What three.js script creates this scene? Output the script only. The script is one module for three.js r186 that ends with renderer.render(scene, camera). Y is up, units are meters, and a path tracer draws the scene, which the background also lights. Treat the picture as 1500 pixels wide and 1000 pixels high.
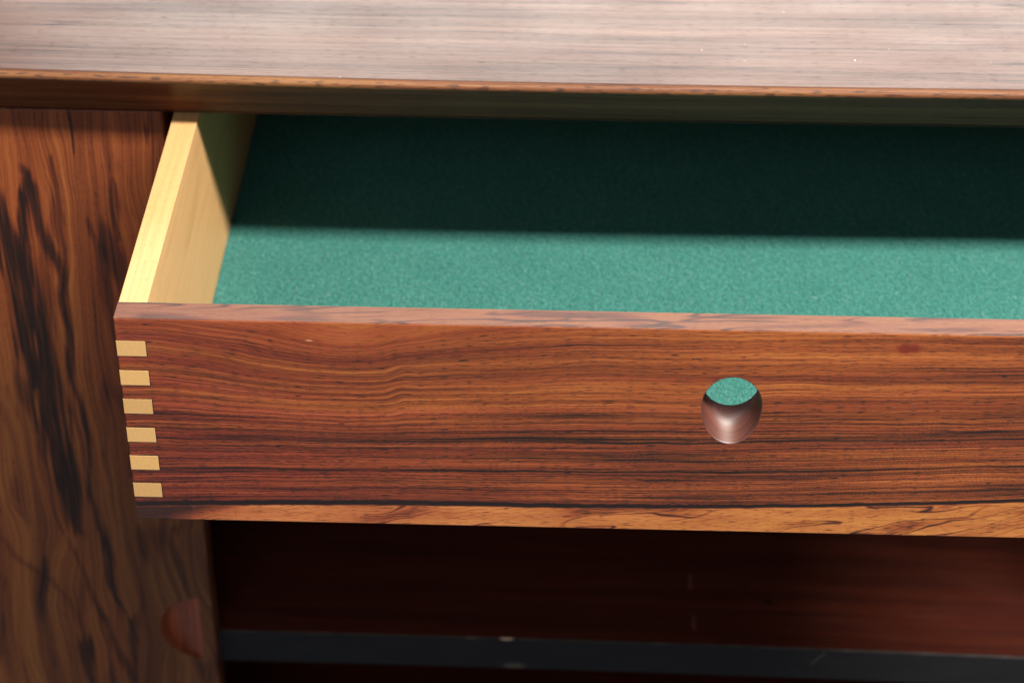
import * as THREE from 'three';
import { RoundedBoxGeometry } from 'three/addons/geometries/RoundedBoxGeometry.js';
import { mergeGeometries, toCreasedNormals } from 'three/addons/utils/BufferGeometryUtils.js';
import { RectAreaLightUniformsLib } from 'three/addons/lights/RectAreaLightUniformsLib.js';
import { Brush, Evaluator, SUBTRACTION } from 'three-bvh-csg';

// ---------------------------------------------------------------- camera, light, exposure
// metres; x to the right along the cabinet, y up, z out of the cabinet. The drawer front's top left front corner is the origin.
const scene = new THREE.Scene();
const camera = new THREE.PerspectiveCamera(16.294, 1.5, 0.05, 60);
camera.filmGauge = 22.3;
camera.position.set(0.22051, 0.65018, 0.9074);
camera.rotation.set(-0.6278, 0.0358, -0.0011, 'YXZ');
camera.focus = 1.152;
camera.userData.fStop = 5.2;
scene.add(camera);

RectAreaLightUniformsLib.init();
scene.background = new THREE.Color(0.21, 0.21, 0.22);                 // the dim room
function areaLight(color, intensity, w, h, from, to) {
  const l = new THREE.RectAreaLight(color, intensity, w, h);
  l.position.set(...from); l.lookAt(...to); scene.add(l);
  return l;
}
areaLight(new THREE.Color(1, 0.93, 0.83), 180, 1.7, 0.13, [1.05, 1.43, 0.70], [1.05, 0, -0.17]);          // long ceiling tube in front of the cabinet
areaLight(new THREE.Color(1, 1.0, 0.93), 9.4, 2.6, 0.8, [0.52, 1.05, -2.6], [0.25, 0.04, -0.2]);           // bright window behind the cabinet
areaLight(new THREE.Color(1, 0.93, 0.85), 0.6, 1.2, 1.4, [-2.4, 0.35, 1.3], [-0.1, -0.3, -0.19]);                // added soft light from the left, for door and finger pull
areaLight(new THREE.Color(0.96, 1, 0.98), 2.6, 1.6, 0.8, [-0.1, 1.35, 2.1], [0.2, -0.1, -0.25]);             // added fill from the front, lifts the dark inside of the drawer
const spot = new THREE.SpotLight(new THREE.Color(1, 0.84, 0.68), 3.6, 4, 0.075, 0.9, 2);                   // added spot at the front right for the red shelf patch
spot.position.set(0.80, 0.40, 0.52); spot.target.position.set(0.46, -0.389, -0.215);
spot.castShadow = true; spot.shadow.radius = 3; scene.add(spot, spot.target);

const renderer = new THREE.WebGLRenderer({ antialias: true });
renderer.toneMapping = THREE.LinearToneMapping;
renderer.toneMappingExposure = 1;
renderer.shadowMap.enabled = true;

// ---------------------------------------------------------------- noise and textures
let seed = 20240611;
const rnd = () => { seed = (seed + 0x6d2b79f5) | 0; let t = Math.imul(seed ^ (seed >>> 15), 1 | seed); t = (t + Math.imul(t ^ (t >>> 7), 61 | t)) ^ t; return ((t ^ (t >>> 14)) >>> 0) / 4294967296; };
const PERM = new Uint8Array(512), GX = new Float32Array(256), GY = new Float32Array(256);
{ const a = [...Array(256).keys()]; for (let i = 255; i > 0; i--) { const j = Math.floor(rnd() * (i + 1)); [a[i], a[j]] = [a[j], a[i]]; }
  for (let i = 0; i < 512; i++) PERM[i] = a[i & 255];
  for (let i = 0; i < 256; i++) { const t = rnd() * 6.2832; GX[i] = Math.cos(t); GY[i] = Math.sin(t); } }
function P(x, y) {                                                     // gradient noise, about -0.7 .. 0.7, scaled to -1 .. 1
  const xi = Math.floor(x), yi = Math.floor(y), fx = x - xi, fy = y - yi, X = xi & 255, Y = yi & 255;
  const u = fx * fx * fx * (fx * (fx * 6 - 15) + 10), v = fy * fy * fy * (fy * (fy * 6 - 15) + 10);
  const a = PERM[X] + Y, b = PERM[X + 1] + Y, h0 = PERM[a], h1 = PERM[b], h2 = PERM[a + 1], h3 = PERM[b + 1];
  const n0 = GX[h0] * fx + GY[h0] * fy, n1 = GX[h1] * (fx - 1) + GY[h1] * fy, n2 = GX[h2] * fx + GY[h2] * (fy - 1), n3 = GX[h3] * (fx - 1) + GY[h3] * (fy - 1);
  return 1.45 * (n0 + u * (n1 - n0) + v * (n2 - n0 + u * (n0 - n1 - n2 + n3)));
}
const clamp = (x, a = 0, b = 1) => x < a ? a : x > b ? b : x;
const step = (a, b, x) => { const t = clamp((x - a) / (b - a)); return t * t * (3 - 2 * t); };
const mix = (a, b, t) => a + (b - a) * t;
function ramp(stops, t, out) {
  t = clamp(t) * (stops.length - 1); const i = Math.min(stops.length - 2, Math.floor(t)), f = t - i;
  for (let k = 0; k < 3; k++) out[k] = mix(stops[i][k], stops[i + 1][k], f);
}
// paint(x mm, y mm, out) fills out = [r, g, b (sRGB 0..255), height 0..1, roughness 0..1]; gives colour, bump and roughness maps
function textures(w, h, wmm, hmm, paint) {
  const c = new Uint8Array(w * h * 4), b = new Uint8Array(w * h * 4), out = [0, 0, 0, 0.5, 0.5];
  for (let j = 0; j < h; j++) for (let i = 0; i < w; i++) {
    out[3] = 0.5; out[4] = 0.5;
    paint((i + 0.5) / w * wmm, (j + 0.5) / h * hmm, out);
    const k = 4 * (j * w + i);
    c[k] = clamp(out[0], 0, 255); c[k + 1] = clamp(out[1], 0, 255); c[k + 2] = clamp(out[2], 0, 255); c[k + 3] = 255;
    b[k] = 255 * clamp(out[3]); b[k + 1] = 255 * clamp(out[4]); b[k + 2] = b[k]; b[k + 3] = 255;
  }
  return [c, b].map((d, n) => {
    const t = new THREE.DataTexture(d, w, h); t.magFilter = THREE.LinearFilter; t.minFilter = THREE.LinearMipmapLinearFilter; t.generateMipmaps = true;
    t.wrapS = t.wrapT = THREE.RepeatWrapping; t.anisotropy = 8; if (n === 0) t.colorSpace = THREE.SRGBColorSpace; t.needsUpdate = true;
    return t;
  });
}
function material([map, extra], bump, more = {}) {
  return new THREE.MeshPhysicalMaterial({ map, bumpMap: extra, bumpScale: bump, roughnessMap: extra, roughness: 1, metalness: 0, ...more });
}
const ROSE = [[20, 14, 14], [58, 27, 20], [98, 43, 25], [128, 62, 33], [152, 84, 45], [176, 108, 62]];

// rosewood of the drawer front: x along, s = 0 .. 13.5 over the top edge, then 13.5 .. 136.5 down the face
function frontWood(x, s, o) {
  const v = s - 13.5;
  const sig = (c, w) => 1 / (1 + Math.exp(-(x - c) / w));
  const wob = 1.2 * P(x * 0.02, v * 0.03) + 0.5 * P(x * 0.06 + 9, v * 0.07);
  const rise = step(5, 108, x) * 12.5, kw = Math.exp(-Math.pow((v - 40) / 22, 2)) * (0.8 + 0.4 * P(v * 0.13, 8));
  const fall = 6.0 * mix(step(105, 215, x), sig(131 + 0.10 * v - 4 + 3.5 * P(v * 0.09, 3), 2.6 + 1.3 * P(v * 0.2, 5)), kw) + 1.6 * kw * Math.exp(-Math.pow((x - 136) / 5, 2)) + step(120, 260, x) * 5 + Math.max(0, x - 250) * 0.006;
  const amp = Math.exp(-Math.pow(Math.max(0, v - 22) / 40, 2));
  const all = x > 215 ? -11 * Math.pow((x - 215) / 240, 1.6) : 4.5 * Math.pow((215 - x) / 205, 2) - 0;
  const dip = 7 * Math.exp(-Math.pow((x - 112) / 26, 2)) * Math.exp(-Math.pow(Math.max(0, v) / 16, 2));
  const vl = 109.6 + (x > 215 ? -11 * Math.pow((x - 215) / 240, 1.6) : 4.8 * Math.pow((215 - x) / 205, 2)) + 0.5 * P(x * 0.018, 71) + 0.25 * P(x * 0.09, 31);
  const low = step(20, 95, v);
  const g = v - amp * (rise - fall) - dip - all * (0.35 + 0.65 * low) + wob * (1 - 0.6 * low);
  // long stripes
  let t = 0.56 + 0.17 * P(g * 0.10 + 3, x * 0.003) + 0.07 * P(x * 0.015 + 50, v * 0.03) + 0.15 * P(g * 0.37 + 11, x * 0.004) + 0.13 * P(g * 1.05 + 5, x * 0.006) + 0.17 * P(g * 2.4, x * 0.011) + 0.13 * P(g * 5.2, x * 0.03);
  const plain = step(2, -7, g);
  t = mix(t, 0.70 + 0.10 * P(x * 0.03, v * 0.08) + 0.05 * P(g * 0.9, x * 0.01), plain * 0.8);
  const dens = mix(0.45, 1, step(28, 62, g)) * (1 - plain);
  const vein = (f, off, wd, fx) => { const n = Math.abs(P(g * f + off, x * fx + off * 1.7)); return step(wd, wd * 0.2, n) * step(-0.25, 0.25, P(g * f * 0.5 + off * 3, x * fx * 1.6 + 4)); };
  t -= dens * (0.30 * vein(0.30, 7.3, 0.08, 0.0022) + 0.30 * vein(0.62, 23.1, 0.10, 0.003) + 0.30 * vein(1.2, 51.7, 0.11, 0.005) + 0.36 * step(45, 75, g) * vein(1.9, 87.3, 0.13, 0.006));
  t -= 0.10 * step(30, 62, g) * (0.5 + 0.8 * P(g * 0.14 + 2, x * 0.004));
  // strong dark bands seen half way down and near the bottom
  for (const [c, wd, k] of [[52, 1.3, 0.26], [56, 0.4, 0.3], [61, 0.5, 0.35], [67.5, 0.8, 0.36], [72, 0.35, 0.3], [78, 0.4, 0.32], [86.5, 0.8, 0.5], [90, 0.35, 0.3], [94, 0.5, 0.4], [99, 0.35, 0.3]]) {
    const d = Math.abs(g - c - 0.9 * P(x * 0.015, c) - 0.3 * P(x * 0.07, c + 5)) / (wd * (1 + 0.6 * P(x * 0.012, c + 9)));
    t -= k * step(1.2, 0.2, d) * (0.65 + 0.35 * P(x * 0.03, c * 3));
  }
  // the black line and the paler sapwood strip under it
  const below = v - vl;
  const bl = 1.4 * step(420, 30, x) + 2.0 + 0.3 * P(x * 0.05, 17);
  if (below > -0.2) {
    const q = below + 0.55 * P(x * 0.02, v * 0.05) * 10;
    let t2 = 0.76 + 0.11 * P(x * 0.02, v * 0.16) + 0.06 * P(v * 1.6, x * 0.02) + 0.05 * P(v * 4, x * 0.05);
    const wx2 = x + 9 * P(x * 0.02 + 4, v * 0.05) + 3 * P(x * 0.09, v * 0.15), w2 = wx2 * 0.030 + q * 0.13;
    const fig = P(w2, wx2 * 0.008 - q * 0.05 + 8), on = step(-0.25, 0.25, P(x * 0.013 + 40, 3.3));
    t2 -= on * (0.62 * step(0.09, 0.0, Math.abs(fig - 0.05)) + 0.46 * step(0.05, 0.40, fig) * (0.7 + 0.6 * P(w2 * 7, v * 0.5)));
    t2 -= 0.45 * step(0.045, 0.0, Math.abs(P(w2 * 1.7 + 30, q * 0.06 + x * 0.01))) * step(-0.1, 0.4, P(x * 0.02 + 14, 9));
    t2 = mix(t2, 0.14, step(46, 8, x + q * 2.2 - 12));
    t = mix(t, t2, step(0.1, 0.7, below));
  }
  t = mix(t, 0.03, step(bl * 0.62, bl * 0.30, Math.abs(below + bl * 0.45 + 0.25 * P(x * 0.15, 3))));
  if (v < 0) {                                                         // top edge: paler, grey figure running aslant
    const w = x * 0.035 + v * 0.13;
    t = 0.80 + 0.06 * P(x * 0.02, v * 0.3) - 0.50 * step(0.22, 0.0, Math.abs(P(w + 0.4 * P(x * 0.03, v * 0.2), v * 0.16 + x * 0.004))) * step(-0.35, 0.3, P(x * 0.016, v * 0.1 + 6)) - 0.3 * step(0.05, 0.6, P(x * 0.02 + v * 0.09 + 20, v * 0.12 - x * 0.006)) - 0.12 * Math.max(0, P(v * 0.9, x * 0.02 + v * 0.2));
  }
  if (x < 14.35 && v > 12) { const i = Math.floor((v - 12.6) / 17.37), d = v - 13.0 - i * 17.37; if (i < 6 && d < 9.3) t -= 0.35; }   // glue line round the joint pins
  // pores and pale flecks
  const po = P(g * 3.6 + 90, x * 0.17), po2 = P(g * 2.1 + 130, x * 0.10);
  const pore = Math.max(step(0.42, 0.68, po), step(0.50, 0.68, po2)) * (1 - 0.4 * plain);
  t -= 0.46 * pore;
  const fleck = step(0.62, 0.8, P(g * 4.2 + 190, x * 0.22)) * step(0.0, 0.5, P(x * 0.02, v * 0.04 + 50));
  ramp(ROSE, t, o);
  const red = clamp(0.55 * step(190, 0, x) + 0.5 * P(g * 0.16 + 60, x * 0.004) + 0.35 * low * step(500, 150, x)) * (below > 0 ? 0.5 : 1) * (v < 0 ? 0.4 : 1);
  o[1] *= 1 - 0.20 * red; o[2] *= 1 + 0.06 * red; o[0] *= 1 - 0.03 * red;
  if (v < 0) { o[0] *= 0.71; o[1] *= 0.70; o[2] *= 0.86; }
  o[0] *= 1.03; o[1] *= 1.12; o[2] *= 1.02;
  if (below > 0) { const k = step(0.1, 0.7, below); o[0] *= 1 + 0.07 * k; o[1] *= 1 + 0.15 * k; o[2] *= 1 + 0.19 * k; }
  if (fleck > 0) { o[0] = mix(o[0], 178, fleck * 0.5); o[1] = mix(o[1], 128, fleck * 0.5); o[2] = mix(o[2], 112, fleck * 0.5); }
  const stain = step(6.5, 2.2, Math.hypot((x - 374) * 0.8, (v - 8.6) * 1.7) + 1.5 * P(x * 0.3, v * 0.3));     // small red-brown stain
  o[0] = mix(o[0], 92, stain * 0.75); o[1] = mix(o[1], 28, stain * 0.75); o[2] = mix(o[2], 20, stain * 0.75);
  const chip = 0.7 * step(1.2, 0.5, Math.hypot((x - 92) * 0.5, (v - 10.6) * 2.6 - (x - 92) * 0.2));           // pale nick
  o[0] = mix(o[0], 215, chip); o[1] = mix(o[1], 170, chip); o[2] = mix(o[2], 140, chip);
  o[3] = 0.6 - 0.55 * pore + 0.06 * t; o[4] = 0.42 + 0.12 * pore + 0.05 * P(x * 0.03, v * 0.05);
}
// rosewood of the cabinet top: x along, s across (from the back over the lip and down the undercut edge)
function topWood(x, s, o) {
  const g = s + 1.6 * P(x * 0.006, s * 0.02) + 0.5 * P(x * 0.02, s * 0.05 + 7);
  let t = 0.64 + 0.15 * P(g * 0.07, x * 0.002) + 0.08 * P(x * 0.008 + 20, s * 0.02) + 0.12 * P(g * 0.28 + 4, x * 0.004) + 0.13 * P(g * 0.85, x * 0.007) + 0.12 * P(g * 2.0 + 8, x * 0.012) + 0.06 * P(g * 4.6, x * 0.03);
  const vein = (f, off, wd, fx) => { const n = Math.abs(P(g * f + off, x * fx + off)); return step(wd, wd * 0.2, n) * step(-0.2, 0.3, P(g * f * 0.5 + off * 3, x * fx * 2)); };
  t -= 0.32 * vein(0.22, 3.3, 0.06, 0.003) + 0.26 * vein(0.55, 14.2, 0.07, 0.005) + 0.16 * vein(1.1, 44, 0.08, 0.008);
  const pore = step(0.46, 0.7, P(g * 3.2 + 70, x * 0.11));
  t -= 0.26 * pore;
  ramp(ROSE, t, o);
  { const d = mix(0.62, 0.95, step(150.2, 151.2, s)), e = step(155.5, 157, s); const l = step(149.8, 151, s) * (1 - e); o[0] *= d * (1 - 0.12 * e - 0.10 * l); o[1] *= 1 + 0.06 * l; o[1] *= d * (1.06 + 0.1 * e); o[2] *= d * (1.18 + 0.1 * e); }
  const edge = 0.55 * step(0.15, 0.5, P(x * 0.13, s * 0.8)) * step(151.5, 153, s) * step(158, 156, s);     // nicks in the lip
  o[0] *= 1 - 0.6 * edge; o[1] *= 1 - 0.65 * edge; o[2] *= 1 - 0.6 * edge;
  o[3] = 0.6 - 0.35 * pore + 0.10 * t; o[4] = 0.34 + 0.14 * pore + 0.24 * (0.62 - t) + 0.32 * step(149.7, 150.6, s) + 0.04 * P(x * 0.02, s * 0.05);
}
// rosewood of the sliding door: upright grain with black figure; x' = x + 200, y' = -y
const FIGURE = [                                                       // points, half widths, darkness
  [[[-83.5, 41], [-91.3, 71], [-90.5, 112], [-92.5, 160], [-90.3, 210], [-85.7, 251], [-82, 296]], [2.5, 5, 7, 11, 10, 7, 4], 1],
  [[[-110, 30], [-104, 62], [-101.9, 103], [-99.8, 141], [-97.6, 185]], [4, 6, 7, 6, 4], 0.95],
  [[[-84.5, 38], [-79, 75], [-73, 112], [-74, 150]], [2.5, 3.5, 3, 1.5], 0.8],
  [[[-72, 30], [-70, 70], [-71, 110]], [1.5, 4, 2], 0.5],
  [[[-99.4, 228], [-95.7, 267], [-89.6, 305], [-82.7, 338], [-71.8, 378], [-62, 425]], [1.6, 2.2, 1.8, 2.4, 2, 3], 0.5],
  [[[-74, 120], [-74, 180], [-70.6, 225], [-74, 267], [-68.6, 304], [-65, 349], [-54, 385]], [1.5, 3, 2.6, 2, 2.4, 2, 1.6], 0.75],
  [[[-131, 300], [-121, 322], [-103.8, 338], [-91.5, 361], [-90, 425]], [1.8, 2, 2.4, 2, 2.4], 0.32],
  [[[-37.9, 44], [-37, 62], [-39, 82]], [1.5, 5, 1.5], 0.55],
  [[[-57, 2], [-56, 26]], [1.6, 0.6], 0.6],
  [[[-52, 70], [-47, 111], [-45, 159], [-44.6, 250]], [2, 4, 3, 1.5], 0.4],
  [[[-90, 395], [-88, 430]], [5, 5], 0.8],
];
function doorWood(xx, y, o) {
  const x = xx - 200;
  const loop = step(240, 330, y);
  const wx = x + 5 * P(x * 0.03, y * 0.009) + 2 * P(x * 0.07, y * 0.03 + 4) + loop * 9 * P(x * 0.014 + 3, y * 0.011);
  let t = 0.55 + 0.15 * P(wx * 0.07, y * 0.003) + 0.13 * P(wx * 0.25 + 6, y * 0.004) + 0.14 * P(wx * 0.8, y * 0.006) + 0.15 * P(wx * 2.1, y * 0.010) + 0.10 * P(wx * 4.5, y * 0.02);
  const vein = (f, off, wd, fy) => { const n = Math.abs(P(wx * f + off, y * fy + off)); return step(wd, wd * 0.2, n) * step(-0.1, 0.35, P(wx * f * 0.6 + off * 2, y * fy * 2)); };
  t -= 0.20 * vein(0.13, 9, 0.05, 0.005) + 0.18 * vein(0.4, 31, 0.07, 0.006) + 0.12 * vein(0.9, 77, 0.08, 0.01);
  const bl = step(0.2, 0.62, P(wx * 0.09 + 20, y * 0.018));
  t -= 0.24 * bl;
  const r1 = P(x * 0.13, y * 0.018), r2 = P(x * 0.42, y * 0.022 + 5), r3 = P(x * 1.1, y * 0.03 + 9), sh = 3 * P(x * 0.05 + 60, y * 0.03);
  let m = 0;
  for (const [pts, wd, dark] of FIGURE) for (let i = 0; i + 1 < pts.length; i++) {
    const [ax, ay] = pts[i], [bx, by] = pts[i + 1], dx = bx - ax, dy = by - ay, px = x + sh - ax, py = y - ay;
    const k = clamp((px * dx + py * dy) / (dx * dx + dy * dy)), d = Math.hypot(px - k * dx, (py - k * dy) * 0.5), w = mix(wd[i], wd[i + 1], k);
    if (d < 2.2 * w + 1) m = Math.max(m, dark * step(1.25, 0.35, d / w + 0.5 * r1 + 0.75 * r2 + 0.55 * r3));
  }
  m *= 0.95 + 0.35 * P(wx * 0.7 + 30, y * 0.012);
  t = mix(t, 0.02, clamp(m * (1.0 + 0.5 * r3 + 0.3 * P(x * 2.3, y * 0.05))) * 0.92);
  const pore = step(0.48, 0.7, P(wx * 3 + 70, y * 0.13));
  t -= 0.22 * pore;
  ramp(ROSE, t, o);
  { const k = step(60, 300, y) * 0.6 + 0.3 * P(x * 0.02, y * 0.008); o[0] *= 0.95 - 0.17 * k; o[1] *= 1.02; o[2] *= 0.98 + 0.05 * k; }  // shade on the lower door worked into the wood tone
  o[3] = 0.6 - 0.5 * pore; o[4] = 0.46 + 0.1 * pore;
}
// plain darker rosewood for the recesses, the inside and the shelf
function plainWood(x, y, o) {
  const g = y + 2 * P(x * 0.01, y * 0.03);
  let t = 0.50 + 0.13 * P(g * 0.1, x * 0.004) + 0.14 * P(g * 0.5, x * 0.007) + 0.12 * P(g * 1.4, x * 0.012) + 0.06 * P(g * 4, x * 0.03);
  t -= 0.2 * step(0.5, 0.7, P(g * 2.6 + 70, x * 0.12));
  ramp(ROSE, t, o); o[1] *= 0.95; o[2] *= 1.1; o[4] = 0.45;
}
function mapleWood(x, y, o) {
  const g = y + 1.2 * P(x * 0.012, y * 0.05);
  const n = 0.5 + 0.22 * P(g * 0.12, x * 0.006) + 0.22 * P(g * 0.6, x * 0.01) + 0.16 * P(g * 1.9, x * 0.03) + 0.10 * P(g * 0.4 + 9, x * 0.25);
  const f = 2 * step(0.5, 0.75, P(g * 2.5 + 33, x * 0.2)) + 0.6 * P(g * 0.9, x * 0.004);
  o[0] = mix(196, 218, n) - 8 * f; o[1] = mix(151, 173, n) - 9 * f; o[2] = mix(96, 121, n) - 8 * f; const sc = Math.max(step(0.35, 0.1, Math.abs(x - 417 + 0.25 * (y - 60)) + 0.2 * P(x, y)) * step(9, 6, Math.abs(y - 66)) * 0.5, step(0.5, 0.8, P(x * 0.7 + 11, y * 0.7)) * 0.10);
  o[0] = mix(o[0], 240, sc); o[1] = mix(o[1], 215, sc); o[2] = mix(o[2], 170, sc);
  const gr = step(0.2, 0.75, P(x * 0.016 + 3, y * 0.04)) * 0.04; o[0] *= 1 - gr; o[1] *= 1 - gr * 1.2; o[2] *= 1 - gr * 1.5;
  o[3] = 0.5 + 0.2 * n; o[4] = 0.5;
}
function endGrain(x, y, o) {
  const n = 0.5 + 0.25 * P(x * 0.9 + y * 0.3, y * 0.7) + 0.25 * P(x * 2.5, y * 2.5) + 0.2 * P(x * 0.4, y * 2.2);
  o[0] = mix(190, 206, n); o[1] = mix(144, 161, n); o[2] = mix(88, 104, n); o[3] = n; o[4] = 0.6;
}
// woollen felt: mottled, with short pale fibres
const FW = 2048, FH = 1024, FXMM = 512, FYMM = 256, fibre = new Float32Array(FW * FH);
for (let k = 0; k < 52000; k++) {
  let x = rnd() * FW, y = rnd() * FH, a = rnd() * 6.283; const s = (rnd() < 0.62 ? 1 : -0.8) * (0.2 + 0.8 * rnd() * rnd()), n = 5 + rnd() * 12;
  for (let i = 0; i < n; i++) { const c = ((y | 0) & (FH - 1)) * FW + ((x | 0) & (FW - 1)); fibre[c] += s; fibre[((y | 0) & (FH - 1)) * FW + (((x | 0) + 1) & (FW - 1))] += s * 0.5; x += Math.cos(a); y += Math.sin(a); a += (rnd() - 0.5) * 0.5; }
}
const LINT = []; for (let k = 0; k < 26; k++) LINT.push([rnd() * 512, 20 + rnd() * 200, rnd() * 3.14, 0.5 + 2.2 * rnd() * rnd(), 0.35 + 0.5 * rnd()]);
function feltCloth(x, y, o) {
  const i = Math.floor(x / FXMM * FW) & (FW - 1), j = Math.floor(y / FYMM * FH) & (FH - 1), f = clamp(fibre[j * FW + i], -1.2, 1.4);
  const n = 0.10 * P(x * 0.03, y * 0.04) + 0.34 * P(x * 0.33 + y * 0.1, y * 0.33) + 0.62 * P(x * 0.75 + 5, y * 0.75 - x * 0.3) + 0.4 * P(x * 1.7, y * 1.7) + 0.30 * f;
  const w = step(0.42, 0.75, P(x * 0.8 + 70, y * 0.8 + 9)) + 0.7 * step(0.5, 0.8, P(x * 1.5 + 30, y * 1.3 + 29));
  o[0] = 52 + 22 * n + 46 * w + 18 * Math.max(0, f); o[1] = 106 + 31 * n + 26 * w; o[2] = 99 + 29 * n + 30 * w; for (const [lx, ly, a, len, k] of LINT) { const ex = x - lx, ey = y - ly; if (Math.abs(ex) < 4 && Math.abs(ey) < 4) { const u = ex * Math.cos(a) + ey * Math.sin(a), v = -ex * Math.sin(a) + ey * Math.cos(a) + 0.12 * u * u; const m = k * step(len, len * 0.7, Math.abs(u)) * step(0.32, 0.12, Math.abs(v)); o[0] = mix(o[0], 165, m); o[1] = mix(o[1], 185, m); o[2] = mix(o[2], 178, m); } }
  o[3] = clamp(0.45 + 0.35 * n + 0.15 * f); o[4] = 1;
}
// worn dark paint of the shelf: the edge scratched, the top reddish
function shelfEdge(x, y, o) {
  const n = 0.5 + 0.3 * P(x * 0.03, y * 0.15) + 0.2 * P(x * 0.2, y * 0.4);
  o[0] = mix(25, 34, n); o[1] = mix(26, 35, n); o[2] = mix(29, 39, n); o[4] = 0.7;
  const lip = step(1.6, 0.5, y + 0.5 * P(x * 0.2, 2)) * (0.55 + 0.45 * P(x * 0.06, 8));
  const chip = Math.max(step(4.2, 2.6, Math.hypot((x - 177.3) * 0.75, (y - 0.5) * 2.2)), step(4, 2, Math.hypot((x - 155) * 0.7, (y - 0.6) * 2.4)) * 0.35, step(0.7, 0.2, Math.abs((y - 9) + (x - 374) * 1.2)) * step(9, 5, Math.hypot(x - 374, y - 8)) * 0.4,
    step(5, 2, Math.hypot((x - 182) * 0.5, (y - 24) * 1.5)) * 0.3);
  const k = Math.max(chip, lip * 0.35);
  o[0] = mix(o[0], 190, k); o[1] = mix(o[1], 165, k); o[2] = mix(o[2], 140, k);
}
function shelfTop(x, y, o) {
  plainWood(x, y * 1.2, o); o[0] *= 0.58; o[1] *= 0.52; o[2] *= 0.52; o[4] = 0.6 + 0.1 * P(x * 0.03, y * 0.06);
  for (const [cx, cy] of [[296, 19.5], [294.6, 58.5]]) {                         // two short pale marks
    const k = step(1.5, 0.8, Math.abs(x - cx)) * step(8, 6.4, Math.abs(y - cy)) * 0.22;
    o[0] = mix(o[0], 200, k); o[1] = mix(o[1], 165, k); o[2] = mix(o[2], 150, k);
  }
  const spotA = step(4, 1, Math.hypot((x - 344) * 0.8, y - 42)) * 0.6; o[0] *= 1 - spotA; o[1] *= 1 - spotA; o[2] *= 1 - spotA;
}
// dust on the cabinet top: a few pale grains
const DUST = []; for (let k = 0; k < 16; k++) { const right = rnd() < 0.75; DUST.push([right ? 390 + rnd() * 190 : 120 + rnd() * 330, 40 + rnd() * 110, 0.10 + 0.17 * rnd() * rnd()]); }
function topWoodDusty(x, s, o) {
  topWood(x, s, o);
  for (const [dx, ds, r] of DUST) if (Math.abs(x - dx) < 1.2 && Math.abs(s - ds) < 1.2) { const k = step(r * 1.9, r * 0.8, Math.hypot(x - dx, (s - ds) * 0.8)); o[0] = mix(o[0], 215, k); o[1] = mix(o[1], 212, k); o[2] = mix(o[2], 208, k); }
}

const FRONT_W = 600, FRONT_S = 140, TOP_W = 600, TOP_S = 400, DOOR_W = 220, DOOR_H = 440;
const M = {
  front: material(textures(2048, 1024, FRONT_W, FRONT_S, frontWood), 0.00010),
  top: material(textures(2048, 2048, TOP_W, TOP_S, (x, s, o) => topWoodDusty(x, s - 200, o)), 0.00006),
  door: material(textures(1024, 2048, DOOR_W, DOOR_H, doorWood), 0.00008, { specularIntensity: 0.6 }),
  carcass: material(textures(256, 256, 300, 150, plainWood), 0.00005, { color: new THREE.Color(0.35, 0.33, 0.33), specularIntensity: 0.4 }),  // interior shade put into the colour: same wood as inside, darkened
  inside: material(textures(512, 512, 300, 150, plainWood), 0.00005),
  maple: material(textures(1024, 512, 400, 120, mapleWood), 0.00003),
  pin: material(textures(256, 256, 32, 32, endGrain), 0.00003),
  felt: material(textures(FW, FH, FXMM, FYMM, feltCloth), 0.0009, { sheen: 0.35, sheenRoughness: 0.6, sheenColor: new THREE.Color(0.25, 0.6, 0.5), specularIntensity: 0.1 }),
  shelfEdge: material(textures(2048, 128, 600, 30, shelfEdge), 0.00003, { specularIntensity: 0.35 }),
  shelfTop: material(textures(1024, 512, 600, 200, shelfTop), 0.00004, { specularIntensity: 0.5 }),
};

// ---------------------------------------------------------------- helpers (geometry in millimetres)
const BASE = [75, -600, -400];
function finish(geo, uv) {                                             // uv(x, y, z, nx, ny, nz) -> [u, v]
  let g = geo.index ? geo.toNonIndexed() : geo;
  const p = g.attributes.position, n = g.attributes.normal, a = new Float32Array(p.count * 2);
  for (let i = 0; i < p.count; i += 3) {
    const nx = n.getX(i) + n.getX(i + 1) + n.getX(i + 2), ny = n.getY(i) + n.getY(i + 1) + n.getY(i + 2), nz = n.getZ(i) + n.getZ(i + 1) + n.getZ(i + 2);
    for (let k = i; k < i + 3; k++) { const [u, v] = uv(p.getX(k), p.getY(k), p.getZ(k), nx, ny, nz); a[2 * k] = u; a[2 * k + 1] = v; }
  }
  g.setAttribute('uv', new THREE.BufferAttribute(a, 2));
  return g;
}
function mesh(name, geo, mat, parent) {
  geo.translate(-BASE[0], -BASE[1], -BASE[2]); geo.scale(0.001, 0.001, 0.001);
  const m = new THREE.Mesh(geo, mat); m.name = name; m.castShadow = m.receiveShadow = true;
  parent.add(m);
  return m;
}
function box(x0, x1, y0, y1, z0, z1, r = 0.8) { const g = new RoundedBoxGeometry(x1 - x0, y1 - y0, z1 - z0, 2, r); g.translate((x0 + x1) / 2, (y0 + y1) / 2, (z0 + z1) / 2); return g; }
const along = (axis, w, h, ox = 0, oy = 0) => (x, y, z, nx, ny, nz) => {   // grain along the axis, the other way across
  const ax = Math.abs(nx), ay = Math.abs(ny), az = Math.abs(nz);
  const c = ax >= ay && ax >= az ? [z, y] : ay >= az ? [x, z] : [x, y];
  if (axis === 'z') return ax >= ay && ax >= az ? [(z + ox) / w, (y + oy) / h] : ay >= az ? [(z + ox) / w, (x + oy) / h] : [(x + ox) / w, (y + oy) / h];
  if (axis === 'y') return ax >= ay && ax >= az ? [(y + ox) / w, (z + oy) / h] : [(y + ox) / w, (x + oy) / h];
  return [(c[0] + ox) / w, (c[1] + oy) / h];
};
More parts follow.
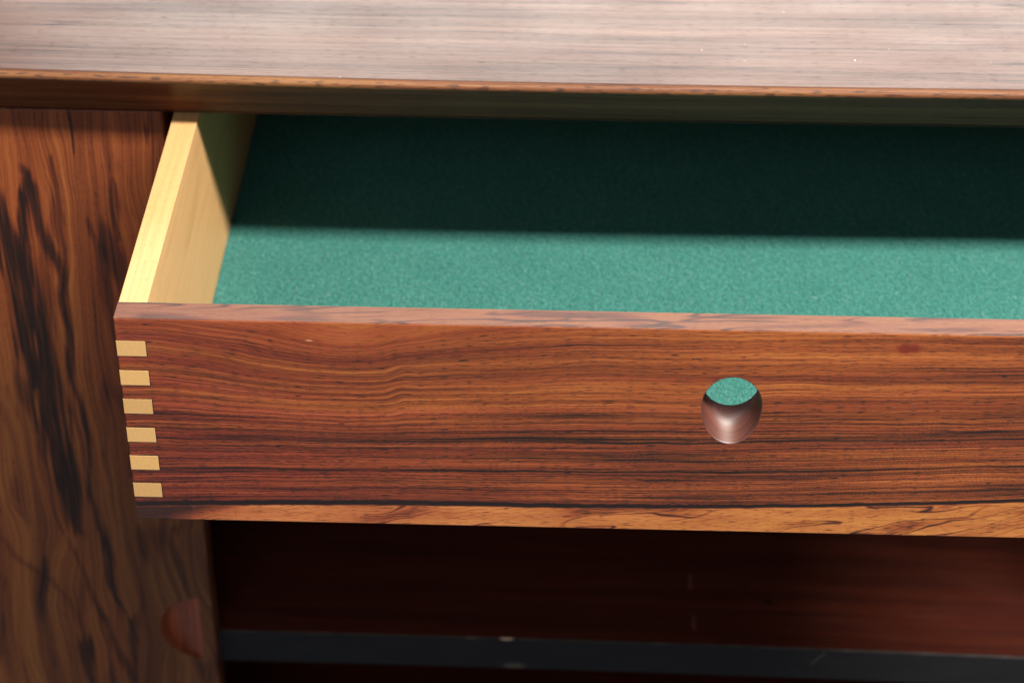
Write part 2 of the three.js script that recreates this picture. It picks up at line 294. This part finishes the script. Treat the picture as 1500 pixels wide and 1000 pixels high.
function quads(rings, closed) {                                        // surface through equal rings of points
  const v = [], tri = (a, b, c) => v.push(...a, ...b, ...c);
  for (let i = 0; i + 1 < rings.length; i++) { const A = rings[i], B = rings[i + 1], n = A.length;
    for (let j = 0; j < (closed ? n : n - 1); j++) { const k = (j + 1) % n; tri(A[j], A[k], B[k]); tri(A[j], B[k], B[j]); } }
  const g = new THREE.BufferGeometry(); g.setAttribute('position', new THREE.BufferAttribute(new Float32Array(v), 3)); g.computeVertexNormals();
  return g;
}
const flip = (g) => { const p = g.attributes.position.array; for (let i = 0; i < p.length; i += 9) for (let k = 0; k < 3; k++) [p[i + 3 + k], p[i + 6 + k]] = [p[i + 6 + k], p[i + 3 + k]]; g.computeVertexNormals(); return g; };

// ---------------------------------------------------------------- the sideboard
const sideboard = new THREE.Group(); sideboard.name = 'sideboard';
sideboard.position.set(BASE[0] / 1000, BASE[1] / 1000, BASE[2] / 1000);
sideboard.userData = { label: 'rosewood sideboard with an open green-lined drawer above a dark shelf compartment', category: 'sideboard' };
scene.add(sideboard);

const W = 586.4, H = 123, T = 13.5, SIDE = 13.9;                       // drawer
const DZ = -190, DX = -6;                                              // door face and right edge
// cabinet top: lip, undercut front edge, slightly bowed front
{
  const prof = [[-640, 41], [-400, 41], [-250, 41], [-157.6, 41], [-156.8, 41], [-155.1, 40.6], [-154.1, 39.8], [-153.6, 38.7], [-153.8, 37.4], [-154.6, 36.1], [-155.3, 35.4], [-163.5, 26.4], [-186.4, 1.7], [-187.2, 1.1], [-640, 1.0], [-640, 41]];
  const arc = [0]; for (let i = 1; i < prof.length; i++) arc.push(arc[i - 1] + Math.hypot(prof[i][0] - prof[i - 1][0], prof[i][1] - prof[i - 1][1]));
  const bow = (x) => -0.3 - 5.4 * Math.pow(clamp((260 - x) / 342, 0, 1.3), 2) - 1.2 * Math.pow(clamp((x - 260) / 190, 0, 1.5), 2);
  const xs = []; for (let x = -470; x <= 640; x += 15) xs.push(x);
  const at = (x, [z, y]) => [x, y, z > -170 ? z + bow(x) : z > -200 ? z + 0.45 * bow(x) : z];
  let g = quads(xs.map((x) => prof.map((q) => at(x, q))), false);
  const uv = []; const front = arc[4];                                 // s = 150 at the start of the lip
  for (let i = 0; i + 1 < xs.length; i++) for (let j = 0; j + 1 < prof.length; j++) {
    const c = (a, b) => [(xs[i + a] + 120) / TOP_W, (j + b === 0 ? 2 : 350 + arc[j + b] - front) / TOP_S];
    for (const [a, b] of [[0, 0], [0, 1], [1, 1], [0, 0], [1, 1], [1, 0]]) uv.push(...c(a, b));
  }
  g.setAttribute('uv', new THREE.BufferAttribute(new Float32Array(uv), 2));
  const ends = [-470, xs[xs.length - 1]].map((x, n) => {
    const s = new THREE.Shape(prof.slice(0, -1).map(([z, y]) => new THREE.Vector2(at(x, [z, y])[2], y)));
    const e = new THREE.ShapeGeometry(s); e.rotateY(-Math.PI / 2); e.translate(x, 0, 0);
    return finish(n ? flip(e.toNonIndexed()) : e, (X, Y, Z) => [Y / TOP_W, Z / TOP_S]);
  });
  const p = g.attributes.position.array, up = new THREE.Vector3().fromArray(g.attributes.normal.array, 0);
  if (up.y < 0) { flip(g); const q = g.attributes.uv.array; for (let i = 0; i < q.length; i += 6) for (let k = 0; k < 2; k++) [q[i + 2 + k], q[i + 4 + k]] = [q[i + 4 + k], q[i + 2 + k]]; }
  g = toCreasedNormals(g, 0.6);
  const split = (low) => {                                             // the undercut front edge is a part of its own
    const keep = [], P3 = g.attributes.position.array;
    for (let i = 0; i < P3.length / 9; i++) { const my = (P3[9 * i + 1] + P3[9 * i + 4] + P3[9 * i + 7]) / 3, mz = (P3[9 * i + 2] + P3[9 * i + 5] + P3[9 * i + 8]) / 3; if ((my < 36 && my > 2 && mz > -200) === low) keep.push(i); }
    const o = new THREE.BufferGeometry();
    for (const [k, n] of [['position', 3], ['normal', 3], ['uv', 2]]) { const a = new Float32Array(keep.length * 3 * n), src = g.attributes[k].array; keep.forEach((t, j) => a.set(src.subarray(t * 3 * n, (t + 1) * 3 * n), j * 3 * n)); o.setAttribute(k, new THREE.BufferAttribute(a, n)); }
    return o;
  };
  const edgeGeo = split(true); g = split(false);
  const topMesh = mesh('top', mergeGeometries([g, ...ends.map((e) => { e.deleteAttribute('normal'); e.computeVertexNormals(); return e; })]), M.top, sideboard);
  const em = M.top.clone(); em.specularIntensity = 0.5; em.ior = 1.2; em.roughness = 0.6; em.color.setRGB(0.8, 0.68, 0.72);  // copy of the top wood, tinted darker to deepen the undercut's shade
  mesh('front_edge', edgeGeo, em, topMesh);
}
// left sliding door with its scooped finger pull
{
  const door = box(-430, DX, -575, 0.7, DZ - 18, DZ, 1.6);
  const tilt = 0.33, cut = new THREE.CylinderGeometry(25.5, 25.5, 60, 72, 1);
  cut.translate(0, 30, 0); cut.rotateX(Math.PI / 2); cut.rotateY(-tilt); cut.translate(-13, -374, DZ + 0.2);
  const A = new Brush(door), B = new Brush(cut); A.updateMatrixWorld(); B.updateMatrixWorld();
  const ev = new Evaluator(); ev.attributes = ['position', 'normal']; ev.useGroups = true;
  const r = ev.evaluate(A, B, SUBTRACTION).geometry, flat = r.index ? r.toNonIndexed() : r;
  const pick = (which) => {
    const pos = [], nor = [];
    for (const q of r.groups) if ((q.materialIndex === 0) === (which === 0)) for (let i = q.start; i < q.start + q.count; i++) { pos.push(...flat.attributes.position.array.slice(3 * i, 3 * i + 3)); nor.push(...flat.attributes.normal.array.slice(3 * i, 3 * i + 3)); }
    const g = new THREE.BufferGeometry(); g.setAttribute('position', new THREE.BufferAttribute(new Float32Array(pos), 3)); g.setAttribute('normal', new THREE.BufferAttribute(new Float32Array(nor), 3));
    return g;
  };
  const dm = mesh('door', finish(pick(0), (x, y, z, nx, ny, nz) => Math.abs(nx) > Math.abs(nz) ? [(x + 200 + z - DZ) / DOOR_W, -y / DOOR_H] : [(x + 200) / DOOR_W, -y / DOOR_H]), M.door, sideboard);
  mesh('finger_pull', finish(pick(1), along('y', 300, 150, 0, 40)), M.inside.clone(), dm).material.color.setRGB(1.25, 1.45, 1.25);  // lifted tint stands in for light on the scooped floor
}
// carcass behind: uprights, back, bottom
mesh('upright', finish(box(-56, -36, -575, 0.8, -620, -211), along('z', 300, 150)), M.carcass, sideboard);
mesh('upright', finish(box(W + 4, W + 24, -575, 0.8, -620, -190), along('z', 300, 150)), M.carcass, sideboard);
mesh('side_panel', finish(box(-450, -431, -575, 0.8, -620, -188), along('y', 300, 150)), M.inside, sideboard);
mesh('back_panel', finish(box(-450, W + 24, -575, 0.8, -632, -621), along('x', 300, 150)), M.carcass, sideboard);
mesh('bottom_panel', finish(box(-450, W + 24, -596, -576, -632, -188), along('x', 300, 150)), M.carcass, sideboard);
// shelf in the open compartment, sagging a little to the right
{
  const y0 = (x) => -385.2 - 2.65e-5 * x * Math.max(0, x), xs = []; for (let x = -35; x <= W + 3; x += (W + 38) / 40) xs.push(x);
  const edge = quads(xs.map((x) => [[x, y0(x), -201], [x, y0(x) - 0.9, -200], [x, y0(x) - 25.2, -200], [x, y0(x) - 26, -201]]), false);
  const top = quads(xs.map((x) => [[x, y0(x), -615], [x, y0(x), -201]]), false);
  const under = quads(xs.map((x) => [[x, y0(x) - 26, -201], [x, y0(x) - 26, -615]]), false);
  const fix = (g, axis, sign) => (g.attributes.normal.array[axis] * sign < 0 ? flip(g) : g);
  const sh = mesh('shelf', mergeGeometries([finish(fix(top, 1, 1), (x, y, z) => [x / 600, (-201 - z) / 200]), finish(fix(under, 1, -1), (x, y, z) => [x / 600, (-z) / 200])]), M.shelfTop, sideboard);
  mesh('shelf_edge', finish(fix(edge, 2, 1), (x, y, z) => [x / 600, (y0(x) - y + (z < -200.5 && y > y0(x) - 2 ? -0.9 : 0) + 0.9) / 30]), M.shelfEdge, sh);
}
// ---------------------------------------------------------------- the open drawer
const drawer = new THREE.Group(); drawer.name = 'drawer'; sideboard.add(drawer);
{
  const c = 0.55, cx = 293.2, NA = 72;
  const hole = (s, grow = 0) => {                                      // outline of the finger hole at depth s = 0 (front) .. 1 (back)
    const k = (1 - 0.5 * s) * Math.sqrt(Math.max(0, 1 - Math.pow(s, 6))), rx = mix(13.4, 14.2, k) + grow, yc = mix(-40.8, -44.2, k), rt = mix(13.4, 16.7, k) + grow, rb = mix(13.3, 22.8, k) + grow;
    return [...Array(NA).keys()].map((i) => { const a = i / NA * 2 * Math.PI; return [cx + rx * Math.cos(a), yc + (Math.sin(a) > 0 ? rt : rb) * Math.sin(a)]; });
  };
  const uv = (x, y, z, nx, ny, nz) => ny > Math.max(Math.abs(nx), Math.abs(nz)) ? [x / FRONT_W, (13.5 + z) / FRONT_S] : [(x + (Math.abs(nx) > Math.abs(nz) ? z : 0)) / FRONT_W, (13.5 - y) / FRONT_S];
  const rect = (d) => [[d, -H + d], [W - d, -H + d], [W - d, -d], [d, -d]];
  const face = (d, z, s, grow, turn) => {
    const sp = new THREE.Shape(rect(d).map((q) => new THREE.Vector2(...q)));
    sp.holes.push(new THREE.Path(hole(s, grow).map((q) => new THREE.Vector2(...q)).reverse()));
    const g = new THREE.ShapeGeometry(sp).toNonIndexed(); if (turn) flip(g); g.translate(0, 0, z);
    return finish(g, uv);
  };
  const ring = (d, z) => rect(d).map(([x, y]) => [x, y, z]);
  let rim = quads([ring(c, 0), ring(c * 0.3, -c * 0.3), ring(0, -c), ring(0, -T)], true);
  if (rim.attributes.normal.getY(0) > 0) flip(rim);
  rim = finish(rim, uv);
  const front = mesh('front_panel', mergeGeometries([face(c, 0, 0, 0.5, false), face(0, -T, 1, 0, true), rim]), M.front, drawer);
  // lining of the hole: a straight bore above, scooped out below
  const rings = [hole(0, 0.5).map(([x, y]) => [x, y, 0]), hole(0, 0.15).map(([x, y]) => [x, y, -0.15])];
  for (let i = 1; i <= 26; i++) rings.push(hole(i / 26).map(([x, y]) => [x, y, -0.5 - (T - 0.5) * i / 26]));
  let lining = quads(rings, true);
  const q = lining.attributes, mid = NA / 4 * 18 + 1; if (q.normal.array[mid] > 0) flip(lining);   // faces the axis
  lining = toCreasedNormals(finish(lining, (x, y, z) => [(x + y * 0.3) / 300, (y + 3 * z) / 150]), 0.9);
  const lin = mesh('finger_hole', lining, M.inside.clone(), front);
  lin.material.roughness = 1.1; lin.material.ior = 1.7; lin.material.color.setRGB(0.5, 0.72, 1.05);  // bluish tint puts the grey sheen into the lining's colour
}
// maple sides, back, felt-covered bottom, finger joints
for (const x0 of [0, W - SIDE]) mesh('side_panel', finish(box(x0 + 0.05, x0 + SIDE - 0.05, -H + 3, -0.12, -450, -T, 0.45), along('z', 400, 120, 450, x0 ? 60 : 100)), M.maple, drawer);
mesh('back_panel', finish(box(SIDE, W - SIDE, -H + 3, -2, -450, -438), along('x', 400, 120)), M.maple, drawer);
mesh('bottom_panel', finish(box(SIDE - 3, W - SIDE + 3, -120.5, -116.8, -448, -T - 0.1, 0.5), along('x', 400, 120)), M.maple, drawer);
mesh('felt_lining', finish(new THREE.BoxGeometry(W - 2 * SIDE - 0.4, 2.2, 424, 1, 1, 1).translate(W / 2, -115.7, -T - 0.2 - 212), (x, y, z) => [x / FXMM, -z / FYMM]), M.felt, drawer);
const PINS = [[0.88, 0.95, 1], [0.82, 0.86, 0.88], [0.93, 0.98, 0.98]].map((c) => { const m = M.pin.clone(); m.color.setRGB(...c); return m; });
for (let side = 0; side < 2; side++) for (let i = 0; i < 6; i++) {
  const y1 = -13.0 - i * 17.37 + (i === 2 ? 0.12 : 0), h = 8.85 - 0.05 * (i % 2), x0 = side ? W - SIDE : -0.1;
  mesh('joint_pin', finish(box(x0, x0 + SIDE + 0.1, y1 - h, y1, -T - 0.2, 0.12, 0.15), (x, y, z, nx, ny, nz) => [(x + 3 * i) / 32, (y * 1.0 + z * 0.3 + 7 * i) / 32]), PINS[(i * 2 + side) % 3], drawer);
}

renderer.render(scene, camera);
